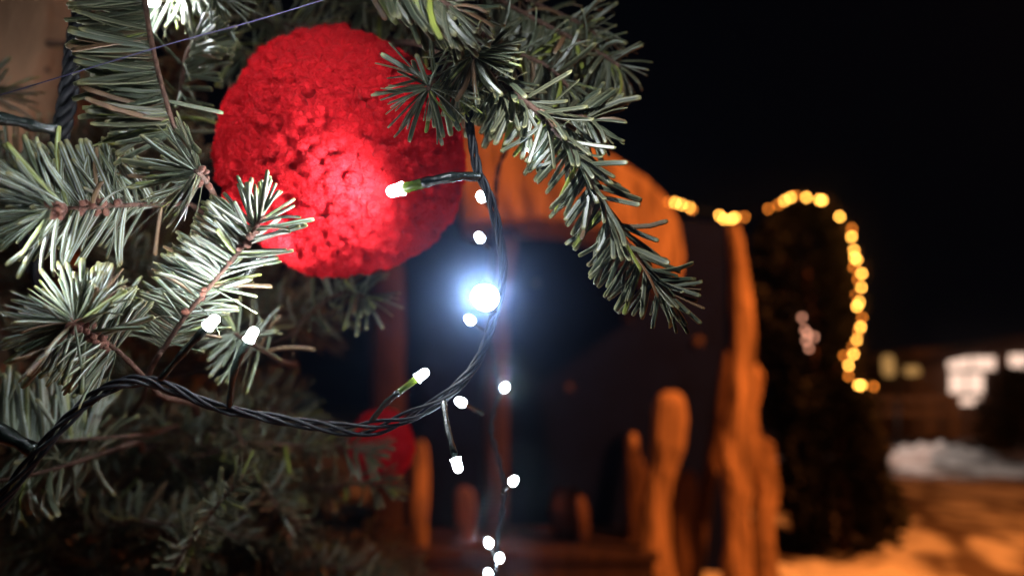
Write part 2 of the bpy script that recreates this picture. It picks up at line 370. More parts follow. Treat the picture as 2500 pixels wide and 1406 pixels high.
for i in range(6):
    for j in range(10): nfs.append((i * 10 + j, (i + 1) * 10 + j, (i + 1) * 10 + (j + 1) % 10, i * 10 + (j + 1) % 10))
bm_.add(nvs, nfs); ME_WARM = bm_.mesh('warm_bulb', M_WARM); ME_DIM = bm_.mesh('warm_bulb_dim', M_WARMDIM)
cw = MB(); tube(cw, catmull([P(x, y - 4, 5.46 + .05 * math.sin(i)) for i, (x, y, k) in enumerate(WP)], 3), .004, 5); cw.build('cable', M_CABLE, wl)
for i, (x, y, k) in enumerate(WP):
    b = bpy.data.objects.new('bulb', ME_WARM if k else ME_DIM); C.objects.link(b)
    p = P(x, y, 5.46 + .05 * math.sin(i)); s = .0118 if k else .0105
    b.matrix_world = Matrix.Translation(p) @ Matrix.Scale(s, 4); adopt(b, wl)
    if k and i % 4 == 1:
        ld = bpy.data.lights.new('bulb_glow', 'POINT'); ld.energy = .3; ld.color = (1, .5, .12); ld.shadow_soft_size = .013
        lo = bpy.data.objects.new('bulb_glow', ld); C.objects.link(lo); lo.location = p + V((0, -.03, 0)); adopt(lo, wl)
# faint second strand inside the tree
w2 = empty('dim_light_string', P(1970, 820, 5.4), 'short strand of faint pinkish bulbs in the middle of the lit tree', 'light string')
M_FAINT = emat('faint_bulb_lit', (1.0, .42, .26), 4.5); ME_F = bm_.mesh('faint_bulb', M_FAINT)
tb = MB(); tube(tb, [P(1955, 770, 5.38), P(1968, 810, 5.38), P(1972, 850, 5.38)], .004, 5); tb.build('cable', M_CABLE, w2)
for x, y in [(1958, 775), (1965, 805), (1972, 815), (1988, 822), (1968, 832), (1975, 850)]:
    b = bpy.data.objects.new('bulb', ME_F); C.objects.link(b); b.matrix_world = Matrix.Translation(P(x, y, 5.36)) @ Matrix.Scale(.011, 4); adopt(b, w2)

# ------------------------------------------------------------------ background: far house, lamp, rail, snow
hs = empty('house', P(2420, 1060, 24), 'far house with wide roof and pinkish lit windows', 'house')
def rect_px(mb, x0, y0, x1, y1, d, th=.06, m=0): return slab(mb, [(x0, y0), (x1, y0), (x1, y1), (x0, y1)], d, th, m)
o = MB(); rect_px(o, 2230, 850, 2760, 1075, 24, 6); o.build('wall', M_WALL, hs, False)
o = MB(); slab(o, [(2150, 905), (2480, 820), (2800, 800), (2810, 822), (2480, 846), (2150, 918)], 23.2, 8); o.build('roof', M_ROOF, hs, False)
for (x0, y0, x1, y1, mul) in [(2312, 868, 2432, 905, 2), (2316, 908, 2404, 962, 2), (2342, 966, 2396, 990, 1), (2462, 862, 2560, 900, 2)]:
    f = MB(); rect_px(f, x0, y0, x1, y1, 23.93, .05); fo = f.build('window', M_WALL, hs, False)
    pw = (x1 - x0) / mul
    for k in range(mul):
        g = MB(); rect_px(g, x0 + k * pw + 3, y0 + 3, x0 + (k + 1) * pw - 3, y1 - 3, 23.9, .02); g.build('pane', M_WINLIT, fo, False)
lp = empty('lamp_post', P(2190, 1060, 15), 'small far lamp post with yellow lit lantern left of the house', 'lamp')
o = MB(); tube(o, [P(2190, 1082, 15), P(2190, 905, 15)], .05, 8); tube(o, [P(2188, 908, 15), P(2230, 900, 15)], .03, 6); o.build('pole', M_METAL, lp)
for (x0, y0, x1, y1) in [(2152, 868, 2186, 918), (2205, 894, 2248, 916)]:
    c = P((x0 + x1) / 2, (y0 + y1) / 2, 15); w = (x1 - x0) / 2 * 15 / FPX; h = (y1 - y0) / 2 * 15 / FPX
    o = MB(); tube(o, [c - V((0, 0, h)), c - V((0, 0, h * .6)), c + V((0, 0, h * .6)), c + V((0, 0, h))], lambda t: w * (.55 if t in (0, 1) else .8), 10); o.build('lantern', M_LAMPY, lp)
ld = bpy.data.lights.new('lantern_glow', 'SPOT'); ld.energy = 90; ld.color = (1, .80, .70); ld.shadow_soft_size = .1; ld.spot_size = math.radians(130); ld.spot_blend = .4
lo = bpy.data.objects.new('lantern_glow', ld); C.objects.link(lo); lo.location = P(2215, 925, 14.2); adopt(lo, lp)
rl = empty('rail_fence', P(2230, 1040, 16.5), 'low pale rail fence far behind the lit tree', 'fence')
for k, y in enumerate((968, 1000)):
    o = MB(); rect_px(o, 2090, y, 2345, y + 14, 16.5, .05); o.build('rail', M_WALL, rl, False)
for x in (2110, 2265, 2325):
    o = MB(); rect_px(o, x, 960, x + 14, 1075, 16.56, .08); o.build('fence_post', M_WALL, rl, False)
def heap(name, x0, x1, y, h, d, label, cat, mt=M_SNOWM, seed=1):
    a = P(x0, y, d); b = P(x1, y, d); gz = min(ground_h(a.x, a.y), ground_h(b.x, b.y)) - .06
    vs = []; fs = []; nx, ny = 28, 14; dep = abs(b.x - a.x) * .3
    for j in range(ny + 1):
        for i in range(nx + 1):
            u, v = i / nx, j / ny
            e = (max(0, math.sin(math.pi * u)) ** .3) * (max(0, math.sin(math.pi * v)) ** .7)
            x = a.x + (b.x - a.x) * u; yy = a.y + dep * (v - .5)
            vs.append((x, yy, gz + e * (h + h * .3 * noise.noise(V((x * 2 + seed, yy * 2, seed))) + h * .4 * noise.noise(V((x * 6, yy * 6, seed))))))
    fs = [(j * (nx + 1) + i, j * (nx + 1) + i + 1, (j + 1) * (nx + 1) + i + 1, (j + 1) * (nx + 1) + i) for j in range(ny) for i in range(nx)]
    mb = MB(); mb.add(vs, fs); o = mb.build(name, mt); tag(o, label, cat); return o
heap('snow_heap', 2110, 2440, 1125, .42, 14.5, 'long low bank of pale snow below the far rail fence', 'snow heap', seed=2)
heap('snow_heap', 1830, 2290, 1420, .20, 4.9, 'lumpy orange-lit snow heap at the foot of the post', 'snow heap', seed=5)
heap('snow_heap', 1660, 1850, 1440, .10, 4.1, 'small snow heap between the brace and the post', 'snow heap', seed=8)
o = heap('low_hedge', 2150, 2400, 1075, .45, 15.8, 'dark low hedge behind the pale snow bank', 'hedge', M_LEAFD, seed=11)

# ------------------------------------------------------------------ street lamp (stands outside the frame, lights shelter and snow)
LP = V((4.4, 1.9, 4.3))
sl = empty('street_lamp', (LP.x + .9, LP.y, 0), 'sodium street lamp on a tall pole beside the square', 'lamp')
o = MB(); tube(o, [(LP.x + .9, LP.y, 0), (LP.x + .9, LP.y, 4.1), (LP.x + .85, LP.y, 4.6), (LP.x + .5, LP.y, 4.7), (LP.x + .1, LP.y, 4.5)], .045, 10); o.build('pole', M_METAL, sl)
o = MB(); tube(o, [LP + V((.3, 0, .18)), LP + V((.1, 0, .17)), LP + V((-.25, 0, .12)), LP + V((-.35, 0, .1))], lambda t: .1 if .1 < t < .9 else .05, 10); o.build('lamp_head', M_METAL, sl)
ld = bpy.data.lights.new('sodium_glow', 'SPOT'); ld.energy = 2800; ld.color = (1.0, .262, .045); ld.shadow_soft_size = .08
ld.spot_size = math.radians(150); ld.spot_blend = .5
lo = bpy.data.objects.new('sodium_glow', ld); C.objects.link(lo); lo.location = LP
lo.rotation_euler = (V((3.2, 6.4, .2)) - LP).to_track_quat('-Z', 'Y').to_euler(); adopt(lo, sl)

# ------------------------------------------------------------------ fir tree: needles
def needle_template(bn, bs, w=.1, rings=6):
    """unit needle along +Y, top face +Z; bn bends to the top, bs sideways (radians over the length)"""
    wid = [.40, .82, .96, 1, .97, .60]; vs = []; uv = []; p = V((0, 0, 0)); sec = [(-.5, 0), (-.24, .12), (0, .03), (.24, .12), (.5, 0), (0, -.13)]
    us = [0, .26, .5, .74, 1, .5]
    tv = [0, .08, .32, .65, .945, 1.0]
    for i in range(rings):
        t = tv[i]
        if i: dt = t - tv[i - 1]; tm = (t + tv[i - 1]) / 2; p = p + V((math.sin(bs * tm), math.cos(bs * tm) * math.cos(bn * tm), math.sin(bn * tm))) * dt
        d = V((math.sin(bs * t), math.cos(bs * t) * math.cos(bn * t), math.sin(bn * t))).normalized()
        z = (V((0, 0, 1)) - d * d.z).normalized(); x = d.cross(z)
        for (a, b) in sec: vs.append(p + x * a * w * wid[i] + z * b * w * (1.25 if i < 2 else 1) * min(1, wid[i] + .2))
    fs = []; ms = []
    for i in range(rings - 1):
        for j in range(6):
            fs.append((i * 6 + j, i * 6 + (j + 1) % 6, (i + 1) * 6 + (j + 1) % 6, (i + 1) * 6 + j)); ms.append(0 if j < 4 else 1)
    fs.append(tuple((rings - 1) * 6 + j for j in range(6))); ms.append(0)
    luv = []
    for k, f in enumerate(fs):
        for c in f: luv.append((us[c % 6], tv[c // 6]))
    return np.array([tuple(v) for v in vs]), fs, ms, luv
BN = [-.75, -.3, 0, .35, .8]; BS = [-.55, 0, .55]
NT = [needle_template(a, b) for a in BN for b in BS]
NMESH = [None] * len(NT)
def needle_mesh(k):
    if NMESH[k] is None:
        vs, fs, ms, luv = NT[k]; me = bpy.data.meshes.new('needle'); me.from_pydata(vs.tolist(), [], fs)
        me.materials.append(M_TOP); me.materials.append(M_UND); me.polygons.foreach_set('material_index', ms)
        me.polygons.foreach_set('use_smooth', [True] * len(fs))
        ul = me.uv_layers.new(name='UVMap'); ul.data.foreach_set('uv', np.array(luv).ravel()); me.update(); NMESH[k] = me
    return NMESH[k]

TREE_BASE = V((-.47, .63, 0))
fir = empty('fir_tree', TREE_BASE, 'fir tree with long flat needles, hung with pom-poms and string lights', 'tree')
o = MB(); tube(o, catmull([TREE_BASE - V((0, 0, .05)), TREE_BASE + V((.01, 0, .6)), TREE_BASE + V((-.005, .01, 1.3)), TREE_BASE + V((0, 0, 2.1)), TREE_BASE + V((.01, 0, 2.9))], 8), lambda t: .085 * (1 - .75 * t) + .004, 20, lump=.12)
o.build('trunk', M_BARK, fir)
NEED = []      # (matrix, template, branch object, hero weight)
def trunk_at(z): return V((TREE_BASE.x + .03, TREE_BASE.y - .03, z))
BUDM = None
def bud_mesh():
    global BUDM
    if BUDM is None:
        vs = []; fs = []
        for i in range(6):
            a = math.pi * i / 5
            for j in range(7):
                w = 2 * math.pi * j / 7; k = 1 + .18 * math.sin(3 * w + i * 2)
                vs.append((math.sin(a) * math.cos(w) * .8 * k, -math.cos(a) * 1.15, math.sin(a) * math.sin(w) * .8 * k))
        for i in range(5):
            for j in range(7): fs.append((i * 7 + j, i * 7 + (j + 1) % 7, (i + 1) * 7 + (j + 1) % 7, (i + 1) * 7 + j))
        b = MB(); b.add(vs, fs); BUDM = b.mesh('bud', M_BUD)
    return BUDM
def sprig(pts, dorsal, n, alpha=(60, 50), tip=22, L=.026, az=(-120, 120), jit=.12, bend=.3, r=.0013, hero=1.0, back=True, root=None, ts=(0.0, 1.0), azbias=None, buds=0, sidebend=0.0, tipn=10, lvar=.1, dirs=None, dj=.12, w=1.0, generic=.18, bv_=.22):
    """a fir shoot: wood from the trunk to its tip; needles set round the shoot about the dorsal side (az), or combed to given directions (dirs)"""
    ax = catmull(pts, 8); mb = MB()
    if back:
        b0 = V(pts[0]); q = root if root is not None else trunk_at(b0.z + .03 - .25 * (b0 - trunk_at(b0.z)).length)
        mid = q.lerp(b0, .55) + V((0, .16, -.02)) * (q - b0).length; dirb = (V(pts[1]) - b0).normalized()
        full = catmull([q, mid, b0 - dirb * .02] + list(pts), 8)
    else: full = ax
    tb_ = 16.0 / (len(full) - 1) if back else 0
    tube(mb, full, lambda t: r * (2.4 - 1.2 * t / tb_ if t < tb_ else 1.2 - .45 * (t - tb_) / (1 - tb_)), 8, lump=.3)
    br = mb.build('branch', M_TWIG, fir)
    fr = frames(ax); K = len(fr) - 1
    for i in range(n + tipn):
        if i < n: t = ts[0] + (ts[1] - ts[0]) * (i + U(-.4, .4)) / n; t = min(max(t, 0), 1)
        else: t = U(.93, 1)
        f = t * K; i0 = min(int(f), K - 1); p = fr[i0][0].lerp(fr[i0 + 1][0], f - i0); tg = fr[i0][1]
        dr = (dorsal - tg * dorsal.dot(tg)).normalized(); sd = tg.cross(dr)
        use = dirs is not None and random.random() > generic
        if use:
            dl = dirs(t) if callable(dirs) else dirs
            q = random.choice(dl); d = RT * q[0] - UP * q[1] + FWD * (q[2] if len(q) > 2 else 0)
            d = d.normalized() + V((random.gauss(0, dj), random.gauss(0, dj * 1.6), random.gauss(0, dj))); d.normalize()
            rad = d - tg * d.dot(tg); rad = rad.normalized() if rad.length > 1e-3 else dr; a = math.atan2(rad.dot(sd), rad.dot(dr))
        else:
            a = U(*az) if azbias is None else random.choice(azbias) + random.gauss(0, 16)
            if i >= n: a = U(-170, 170)
            a = math.radians(a)
            rad = dr * math.cos(a) + sd * math.sin(a)
            al = alpha[0] + (alpha[1] - alpha[0]) * t; al *= 1 + random.gauss(0, jit)
            if i >= n: al = U(.25, 1.0) * tip * 1.6
            elif t > .85: al = al + (tip - al) * (t - .85) / .15
            al = math.radians(al)
            d = tg * math.cos(al) + rad * math.sin(al)
        nrm = dr * 1.0 - tg * .15 + V((random.gauss(0, .28), random.gauss(0, .28), random.gauss(0, .28)))
        ln = L * (1 + random.gauss(0, lvar)) * (.75 if i >= n else (1 - .2 * max(0, (t - .8) / .2)))
        bv = bend + random.gauss(0, bv_); sv = sidebend * (1 if use else math.copysign(1, math.sin(a))) + random.gauss(0, .2)
        ib = min(range(5), key=lambda k: abs(BN[k] - bv)); js = min(range(3), key=lambda k: abs(BS[k] - sv))
        NEED.append((axis_mat(p + rad * r * .7, d, nrm, ln, w * U(.9, 1.12)), ib * 3 + js, br, hero))
    for k in range(buds):
        t = U(.3, 1); f = t * K; i0 = min(int(f), K - 1); p = fr[i0][0].lerp(fr[i0 + 1][0], f - i0); w_ = U(0, 6.28)
        rad = fr[i0][2] * math.cos(w_) + fr[i0][3] * math.sin(w_)
        b = bpy.data.objects.new('bud', bud_mesh()); C.objects.link(b); b.matrix_world = axis_mat(p + rad * U(.001, .0028), (rad + fr[i0][1] * U(0, .8)), fr[i0][1], U(.0013, .0021)); adopt(b, br)
    return br

CAMW = DV(0, 0, -1)      # towards the camera
# A right hanging branch (sharp)
def dA(t):
    if t > .93: return [(-.4, .9), (.5, .85), (.95, -.15), (1, .1), (.75, .6), (-.2, 1), (.2, 1), (.3, .8, -.5)]
    l = [(-.55, .85, .1), (-.5, .85, -.2), (-.6, .8, .3), (-.42, .9, -.1), (-.3, .95, -.25), (-.65, .75)]
    return l + l + [(1, .22, .1), (.97, .35, -.1), (1, .05, .3), (.8, .55, .2), (.45, .8, -.45), (.2, .9, -.4), (.55, .8, .3)]
sprig([P(1085, -40, .315), P(1150, 130, .298), P(1240, 215, .288), P(1330, 290, .284), P(1420, 400, .283), P(1495, 540, .283), P(1575, 655, .284), P(1632, 722, .286)],
      DV(.15, -.3, -1), 200, (60, 50), 26, .0202, bend=-.12, r=.0013, hero=1.5, root=P(600, -260, .5), ts=(.2, 1), dirs=dA, dj=.08, w=1.12, azbias=[0, 30, -30, 60, 150, 180], tipn=10)
# B small shoot behind its bend
sprig([P(1300, 262, .300), P(1360, 274, .304), P(1415, 284, .306), P(1450, 302, .307)], DV(0, -.6, -.8), 80, (70, 62), 30, .020, dirs=lambda t: [(.7, .6), (.95, -.4), (.4, .9), (1, .1), (.6, -.6)] if t > .9 else [(.3, 1), (.1, 1, .2), (.45, .85), (.2, 1, -.3), (.7, -.35, .2)], bend=-.2, hero=.9, back=False, w=1.15)
# C upper right shoots, soft
dC = lambda t: [(.6, .7), (.9, .3), (.2, 1), (.5, .9)] if t > .92 else [(-.15, 1), (.1, 1), (.3, .95), (0, 1, -.4), (.2, 1, .4), (.7, .15, .5), (.5, -.4, .2)]
sprig([P(1180, -20, .37), P(1290, 40, .365), P(1390, 92, .36), P(1470, 135, .355), P(1515, 165, .352)], DV(.2, -1, -.3), 150, (75, 68), 35, .0215, dirs=dC, bend=-.6, hero=.7, root=P(700, -300, .6), w=1.15)
sprig([P(1200, -40, .385), P(1330, 20, .38), P(1410, 55, .376), P(1460, 90, .372)], DV(.2, -1, -.3), 110, (75, 68), 35, .021, dirs=dC, bend=-.6, hero=.5, root=P(700, -320, .62), w=1.15)
sprig([P(1150, 60, .35), P(1240, 120, .345), P(1330, 160, .34), P(1390, 215, .335)], DV(.2, -1, -.3), 90, (75, 68), 35, .023, dirs=dC, bend=-.5, hero=.5, root=P(700, -280, .6), w=1.15)
# D rosette pointing at the camera, top centre
sprig([P(1120, 30, .30), P(1135, 85, .287), P(1152, 125, .274), P(1156, 140, .268)], DV(0, -.6, -.8), 70, (72, 60), 55, .0185, dirs=[(-.95, .45), (-.8, .7), (-.55, .9), (-.3, 1), (-.1, 1), (.1, 1), (.3, 1), (.6, .75), (.9, .4), (1, .1), (-.4, .9, .4), (.2, 1, .4), (.9, -.2)], bend=-.15, hero=1.3, root=P(800, -250, .5), tipn=0, w=1.2, ts=(.5, 1))
# E long hanging needles at the top
sprig([P(880, -110, .262), P(960, -60, .258), P(1040, -25, .256), P(1110, 25, .256)], DV(.3, -.3, -1), 80, (78, 65), 40, .0225, dirs=[(.3, 1), (.42, .95), (.55, .85), (.15, 1), (.35, .9, .3), (.9, .35), (.95, .2)], bend=-.3, sidebend=-.4, hero=1.2, root=P(500, -330, .5), w=1.15, dj=.08)
# F rosette over the pom-pom
sprig([P(1130, 120, .302), P(1090, 165, .288), P(1052, 205, .276), P(1046, 218, .270)], DV(-.3, -.8, -.6), 54, (74, 66), 60, .0215, dirs=[(-1, -.3), (-1, .1), (-1, .35), (-.85, .65), (-.5, .9), (-.25, 1), (0, 1), (.2, 1), (.45, .85), (.8, .5), (1, .2), (-.7, -.6)], bend=-.1, hero=1.2, root=P(900, -250, .5), tipn=0, w=1.1, ts=(.45, 1))
# G dark needles hanging under A's root
sprig([P(1110, 150, .31), P(1190, 190, .304), P(1290, 235, .30)], DV(0, -.7, -.7), 80, (85, 78), 60, .022, dirs=[(-.2, 1), (0, 1), (.15, 1), (-.1, 1, .3), (-.35, .9)], bend=-.2, hero=.9, root=P(700, -260, .55), w=1.15)
# H left upright branch, needles to the left
sprig([P(345, -60, .30), P(362, 60, .295), P(385, 170, .292), P(415, 280, .290), P(432, 330, .292)], DV(.1, -.5, -1), 160, (82, 76), 60, .0295, dirs=[(-1, -.05), (-1, .08), (-1, 0, -.2), (-1, -.12, .2), (-.95, .2), (-1, .05, .35), (-.9, .3, -.2)], generic=.05, bend=.15, r=.0011, hero=1.1, root=P(200, -320, .55), tipn=4, dj=.07, w=.88)
# I left shoot pointing to the left and nearer
def dI(t):
    if t > .8: return [(-1, -.35), (-1, -.1), (-1, .12), (-.95, .3), (-.8, -.7), (-.9, .5), (-.6, .8), (-.7, -.6, -.4)]
    return [(-.45, -1), (-.5, -.95, -.2), (-.4, -1, .2), (-.55, -.9), (-.35, -1, .3), (-.8, .5, .2), (-.6, .8), (-.5, .9, .3), (-.6, -.5, -.8), (-.8, .1, -.8)]
sprig([P(420, 500, .33), P(330, 500, .298), P(235, 505, .276), P(150, 510, .262), P(118, 512, .258)], DV(-.1, -.35, .8), 215, (62, 58), 45, .0262, dirs=dI, bend=-.35, hero=1.4, buds=38, tipn=12, r=.0010, dj=.09, ts=(.06, 1), w=.84, root=P(560, 520, .46))
# J fan shoot
sprig([P(520, 470, .325), P(504, 445, .298), P(490, 428, .282), P(478, 418, .274)], DV(.45, .1, .85), 84, (70, 66), 62, .0228, root=P(640, 520, .48), dirs=[(-1, 0, -.2), (-1, -.3, -.2), (-.85, -.75), (-.5, -1), (-.2, -1.1), (-1, .3, -.2), (-.85, .65, -.2), (-.55, .9), (-.25, 1), (-1, .15, .3), (-.7, -.3, .5)], bend=-.3, hero=1.3, buds=8, tipn=0, ts=(.5, 1), w=.85, generic=.0)
# K diagonal shoot
def dK(t):
    if t > .9: return [(-.2, -1), (.1, -1), (-.5, -.9), (.3, -.9), (.8, .05)]
    return [(-.78, -.62), (-.7, -.7), (-.85, -.5), (-.75, -.6, .3), (-.8, -.6, -.3), (-.9, -.4), (-.6, -.8, .2), (-.85, -.5, -.2), (.95, -.15), (.9, -.35, .3), (-.5, -.6, -.8), (-.2, -.7, -.9)]
sprig([P(400, 850, .32), P(450, 775, .297), P(520, 690, .283), P(590, 605, .276), P(640, 530, .274)], DV(-.35, -.2, .9), 205, (66, 58), 34, .0208, dirs=dK, bend=-.2, hero=1.4, buds=12, tipn=5, dj=.1, w=.9, generic=.12, r=.0010)
# L lower left shoot
sprig([P(360, 930, .315), P(300, 868, .290), P(240, 822, .272), P(196, 796, .262), P(180, 786, .258)], DV(-.2, -.2, .9), 190, (68, 62), 52, .0245, dirs=[(-.25, -1), (-.05, -1), (.15, -1), (.35, -1), (.5, -.9), (-.6, -.8), (-.85, -.5), (-1, -.2), (-1, .1), (-1, .3), (-.9, .5), (-.7, .75), (-.35, .95), (-.9, -.1, -.4), (-.6, .6, -.3), (.3, -.8, .5), (-.6, -.3, -.9), (-.2, .4, -.9)], bend=-.3, hero=1.5, buds=44, tipn=10, r=.0010, ts=(.3, 1), w=.86, root=P(480, 1010, .45))
# M far left hanging
sprig([P(230, 1070, .38), P(150, 1076, .37), P(40, 1084, .365), P(-60, 1075, .36)], DV(0, -.3, .9), 90, (85, 80), 60, .034, dirs=[(0, -1), (.1, -1), (-.12, -1), (-.05, -1, .3), (.05, -1, .5)], bend=.2, hero=.8, w=.95, dj=.07, generic=.08, r=.0009, root=P(430, 1040, .48))
# N lower left, long dim needles
sprig([P(240, 1110, .385), P(110, 1150, .375), P(-30, 1180, .365)], DV(-.3, -.7, -.6), 46, (85, 75), 55, .031, dirs=[(-.4, 1, .3), (-.55, .85, .3), (-.3, 1, .5), (-.6, .8), (.3, -.9, .5)], root=P(380, 1080, .5), bend=-.5, hero=.7, sidebend=.3, w=.95)
# O rosette behind the LEDs
sprig([P(650, 860, .40), P(600, 830, .375), P(575, 815, .36)], root=P(720, 890, .52), dorsal=DV(.3, -.3, .8), n=40, alpha=(74, 66), tip=60, L=.024, dirs=[(-1, -.1), (-1, .2), (-.9, .5), (-.7, .8), (-.4, 1), (-.1, 1), (-.6, -.7), (.1, -1)], bend=-.3, hero=.6)
# Pp olive sprig low
sprig([P(420, 1400, .43), P(470, 1310, .405), P(530, 1235, .39), P(592, 1160, .38)], DV(-.2, -.4, -.8), 84, (55, 48), 25, .018, azbias=[-80, 80, -60, 60, 20, -100, 100], bend=.1, hero=.5)
# Q bright needles at the top
sprig([P(250, -60, .40), P(360, -25, .37), P(450, -25, .355), P(540, -15, .345)], DV(0, -1, .4), 76, (70, 60), 40, .026, dirs=[(.5, .8), (.7, .5), (.2, 1), (.8, .3), (0, 1), (-.3, 1)], bend=-.2, hero=.6, root=P(100, -300, .6))
# hidden backs of the big pom-pom's neighbours
sprig([P(520, -40, .47), P(620, 40, .45), P(700, 60, .44), P(800, 60, .44)], DV(0, -1, -.2), 110, (72, 60), 40, .025, azbias=[100, 80, -100, -80, 0, 40, 150, 180], bend=-.3, hero=.3, root=P(200, -250, .62))
sprig([P(480, 0, .46), P(560, 90, .44), P(610, 150, .44), P(640, 210, .445)], DV(0, -1, -.2), 80, (72, 60), 40, .025, azbias=[100, 80, -100, -80, 0, 40, 150], bend=-.3, hero=.3)
sprig([P(760, -60, .46), P(850, 0, .44), P(930, 40, .43)], DV(0, -1, -.2), 90, (72, 60), 40, .024, azbias=[100, 80, -100, -80, 0, 150], bend=-.3, hero=.3, root=P(400, -300, .62))
sprig([P(860, -60, .42), P(960, 40, .41), P(1050, 90, .405)], DV(0, -1, -.2), 70, (72, 60), 40, .024, azbias=[100, 80, -100, -80, 0, 150], bend=-.3, hero=.3, root=P(400, -300, .62))
sprig([P(420, 340, .40), P(440, 230, .37), P(455, 140, .355), P(480, 90, .35)], DV(.2, 0, -1), 60, (60, 50), 30, .024, azbias=[80, 100, -80, 60, 120], bend=.1, hero=.5)
sprig([P(-150, 220, .45), P(-60, 225, .43), P(0, 230, .42)], DV(0, -1, -.3), 60, (65, 55), 35, .025, azbias=[100, 80, -100, -80, 0], bend=-.2, hero=.3)
sprig([P(-60, 390, .42), P(10, 405, .39), P(70, 410, .375)], DV(0, -1, -.3), 60, (65, 55), 35, .025, azbias=[100, 80, -100, -80, 0], bend=-.2, hero=.3)
sprig([P(720, 800, .48), P(800, 730, .45), P(860, 715, .43), P(900, 730, .42)], DV(0, -.6, -.6), 60, (60, 50), 35, .025, azbias=[100, 80, -100, -80, 0], bend=-.2, hero=.3)
sprig([P(640, 1040, .56), P(740, 1060, .53), P(830, 1085, .515), P(905, 1110, .505)], DV(0, -1, -.3), 60, (60, 50), 35, .025, azbias=[100, 80, -100, -80, 0, 40], bend=-.2, hero=.2)
sprig([P(700, 1200, .56), P(800, 1190, .54), P(880, 1180, .525), P(950, 1190, .515)], DV(0, -1, -.3), 60, (60, 50), 35, .025, azbias=[100, 80, -100, -80, 0, 40], bend=-.2, hero=.2)
# inner and lower boughs, out of focus: side shoots at every depth between the trunk and the camera side
rs = random.Random(5)
def edge_x(y): return np.interp(y, [0, 300, 560, 690, 800, 950, 1100, 1250, 1406, 1500], [430, 470, 560, 900, 910, 830, 820, 930, 1110, 1180])
for k in range(250):
    y = rs.uniform(420, 1450) if k < 120 else (rs.uniform(1050, 1620) if k < 230 else rs.uniform(-100, 500)); z = rs.uniform(.45, .75); xm = edge_x(min(max(y, 0), 1500))
    x = -150 + (xm - 60 + 150) * rs.random() ** .75
    if k >= 230: x = rs.uniform(260, 480)
    tipp = P(x, y, z)
    out = (tipp - trunk_at(tipp.z)); out.z = 0; out = out.normalized() + V((rs.uniform(-.5, .5), rs.uniform(-.5, .3), rs.uniform(-.45, .25)))
    out.normalize(); ln = rs.uniform(.06, .1)
    b0 = tipp - out * ln; m1 = tipp - out * ln * .5 + V((0, 0, .006))
    sprig([b0, m1, tipp], V((rs.uniform(-.3, .3), rs.uniform(-.3, .3), 1)), 56, (62, 52), 30, rs.uniform(.022, .027), az=(-125, 125), bend=.2, hero=.05, back=(k % 3 == 0), tipn=7)
for k in range(34):
    y = rs.uniform(1120, 1520); z = rs.uniform(.5, .85); x = rs.uniform(520, edge_x(min(y, 1500)) - 20)
    tipp = P(x, y, z); out = V((rs.uniform(.2, 1), rs.uniform(-.6, .2), rs.uniform(-.5, .1))).normalized(); ln = rs.uniform(.07, .11)
    sprig([tipp - out * ln, tipp - out * ln * .5 + V((0, 0, .006)), tipp], V((rs.uniform(-.3, .3), rs.uniform(-.3, .3), 1)), 60, (62, 52), 30, rs.uniform(.023, .028), az=(-140, 140), bend=.1, hero=.05, back=(k % 3 == 0), tipn=7)
for k in range(46):
    a = rs.uniform(0, 6.28); hz = rs.uniform(1.75, 2.75) if k < 34 else rs.uniform(.5, 1.0); rr = (2.95 - hz) * .30 + .08
    c0 = trunk_at(hz); out = V((math.cos(a), math.sin(a), rs.uniform(-.25, .1))).normalized()
    if (c0 + out * rr).y < .32 and hz < 1.9: continue
    sprig([c0 + out * rr * .45, c0 + out * rr * .75, c0 + out * rr], V((0, 0, 1)), 60, (62, 52), 30, .026, az=(-125, 125), bend=.2, hero=.05, root=c0, tipn=7)
# the parted-off real objects: the needles that show largest
def px_area(mw, tk):
    p = mw.translation; q = mw @ V(NT[tk][0][-1]); a = p - CAM; b = q - CAM
    za, zb = a.dot(FWD), b.dot(FWD)
    A = (1250 + FPX * a.dot(RT) / za, 703 - FPX * a.dot(UP) / za); B = (1250 + FPX * b.dot(RT) / zb, 703 - FPX * b.dot(UP) / zb)
    cx, cy = (A[0] + B[0]) / 2, (A[1] + B[1]) / 2
    if not (0 < cx < 2500 and 0 < cy < 1406): return 0
    return math.hypot(A[0] - B[0], A[1] - B[1]) / ((za + zb) / 2)
order = sorted(range(len(NEED)), key=lambda i: -px_area(NEED[i][0], NEED[i][1]) * (NEED[i][3] ** .5 if NEED[i][3] > .2 else .01))
for i in order[:300]:
    mw, tk, br, h = NEED[i]
    o = bpy.data.objects.new('needle', needle_mesh(tk)); C.objects.link(o); o.matrix_world = mw; adopt(o, br)
rest = order[300:]
nv = len(NT[0][0]); nf = len(NT[0][1]); luv1 = np.array(NT[0][3]); allv = np.empty((len(rest) * nv, 3)); allf = []; rnd = np.empty(len(rest) * nv)
for k, i in enumerate(rest):
    mw, tk, br, h = NEED[i]; M4 = np.array(mw)
    allv[k * nv:(k + 1) * nv] = NT[tk][0] @ M4[:3, :3].T + M4[:3, 3]; rnd[k * nv:(k + 1) * nv] = (.035 * random.random() if h < .1 and random.random() < .35 else random.random())
    o_ = k * nv; allf += [tuple(c + o_ for c in f) for f in NT[0][1]]
me = bpy.data.meshes.new('needles'); me.from_pydata(allv.tolist(), [], allf); me.materials.append(M_TOP); me.materials.append(M_UND)
me.polygons.foreach_set('material_index', NT[0][2] * len(rest)); me.polygons.foreach_set('use_smooth', [True] * len(allf))
ul = me.uv_layers.new(name='UVMap'); ul.data.foreach_set('uv', np.tile(luv1, (len(rest), 1)).ravel())
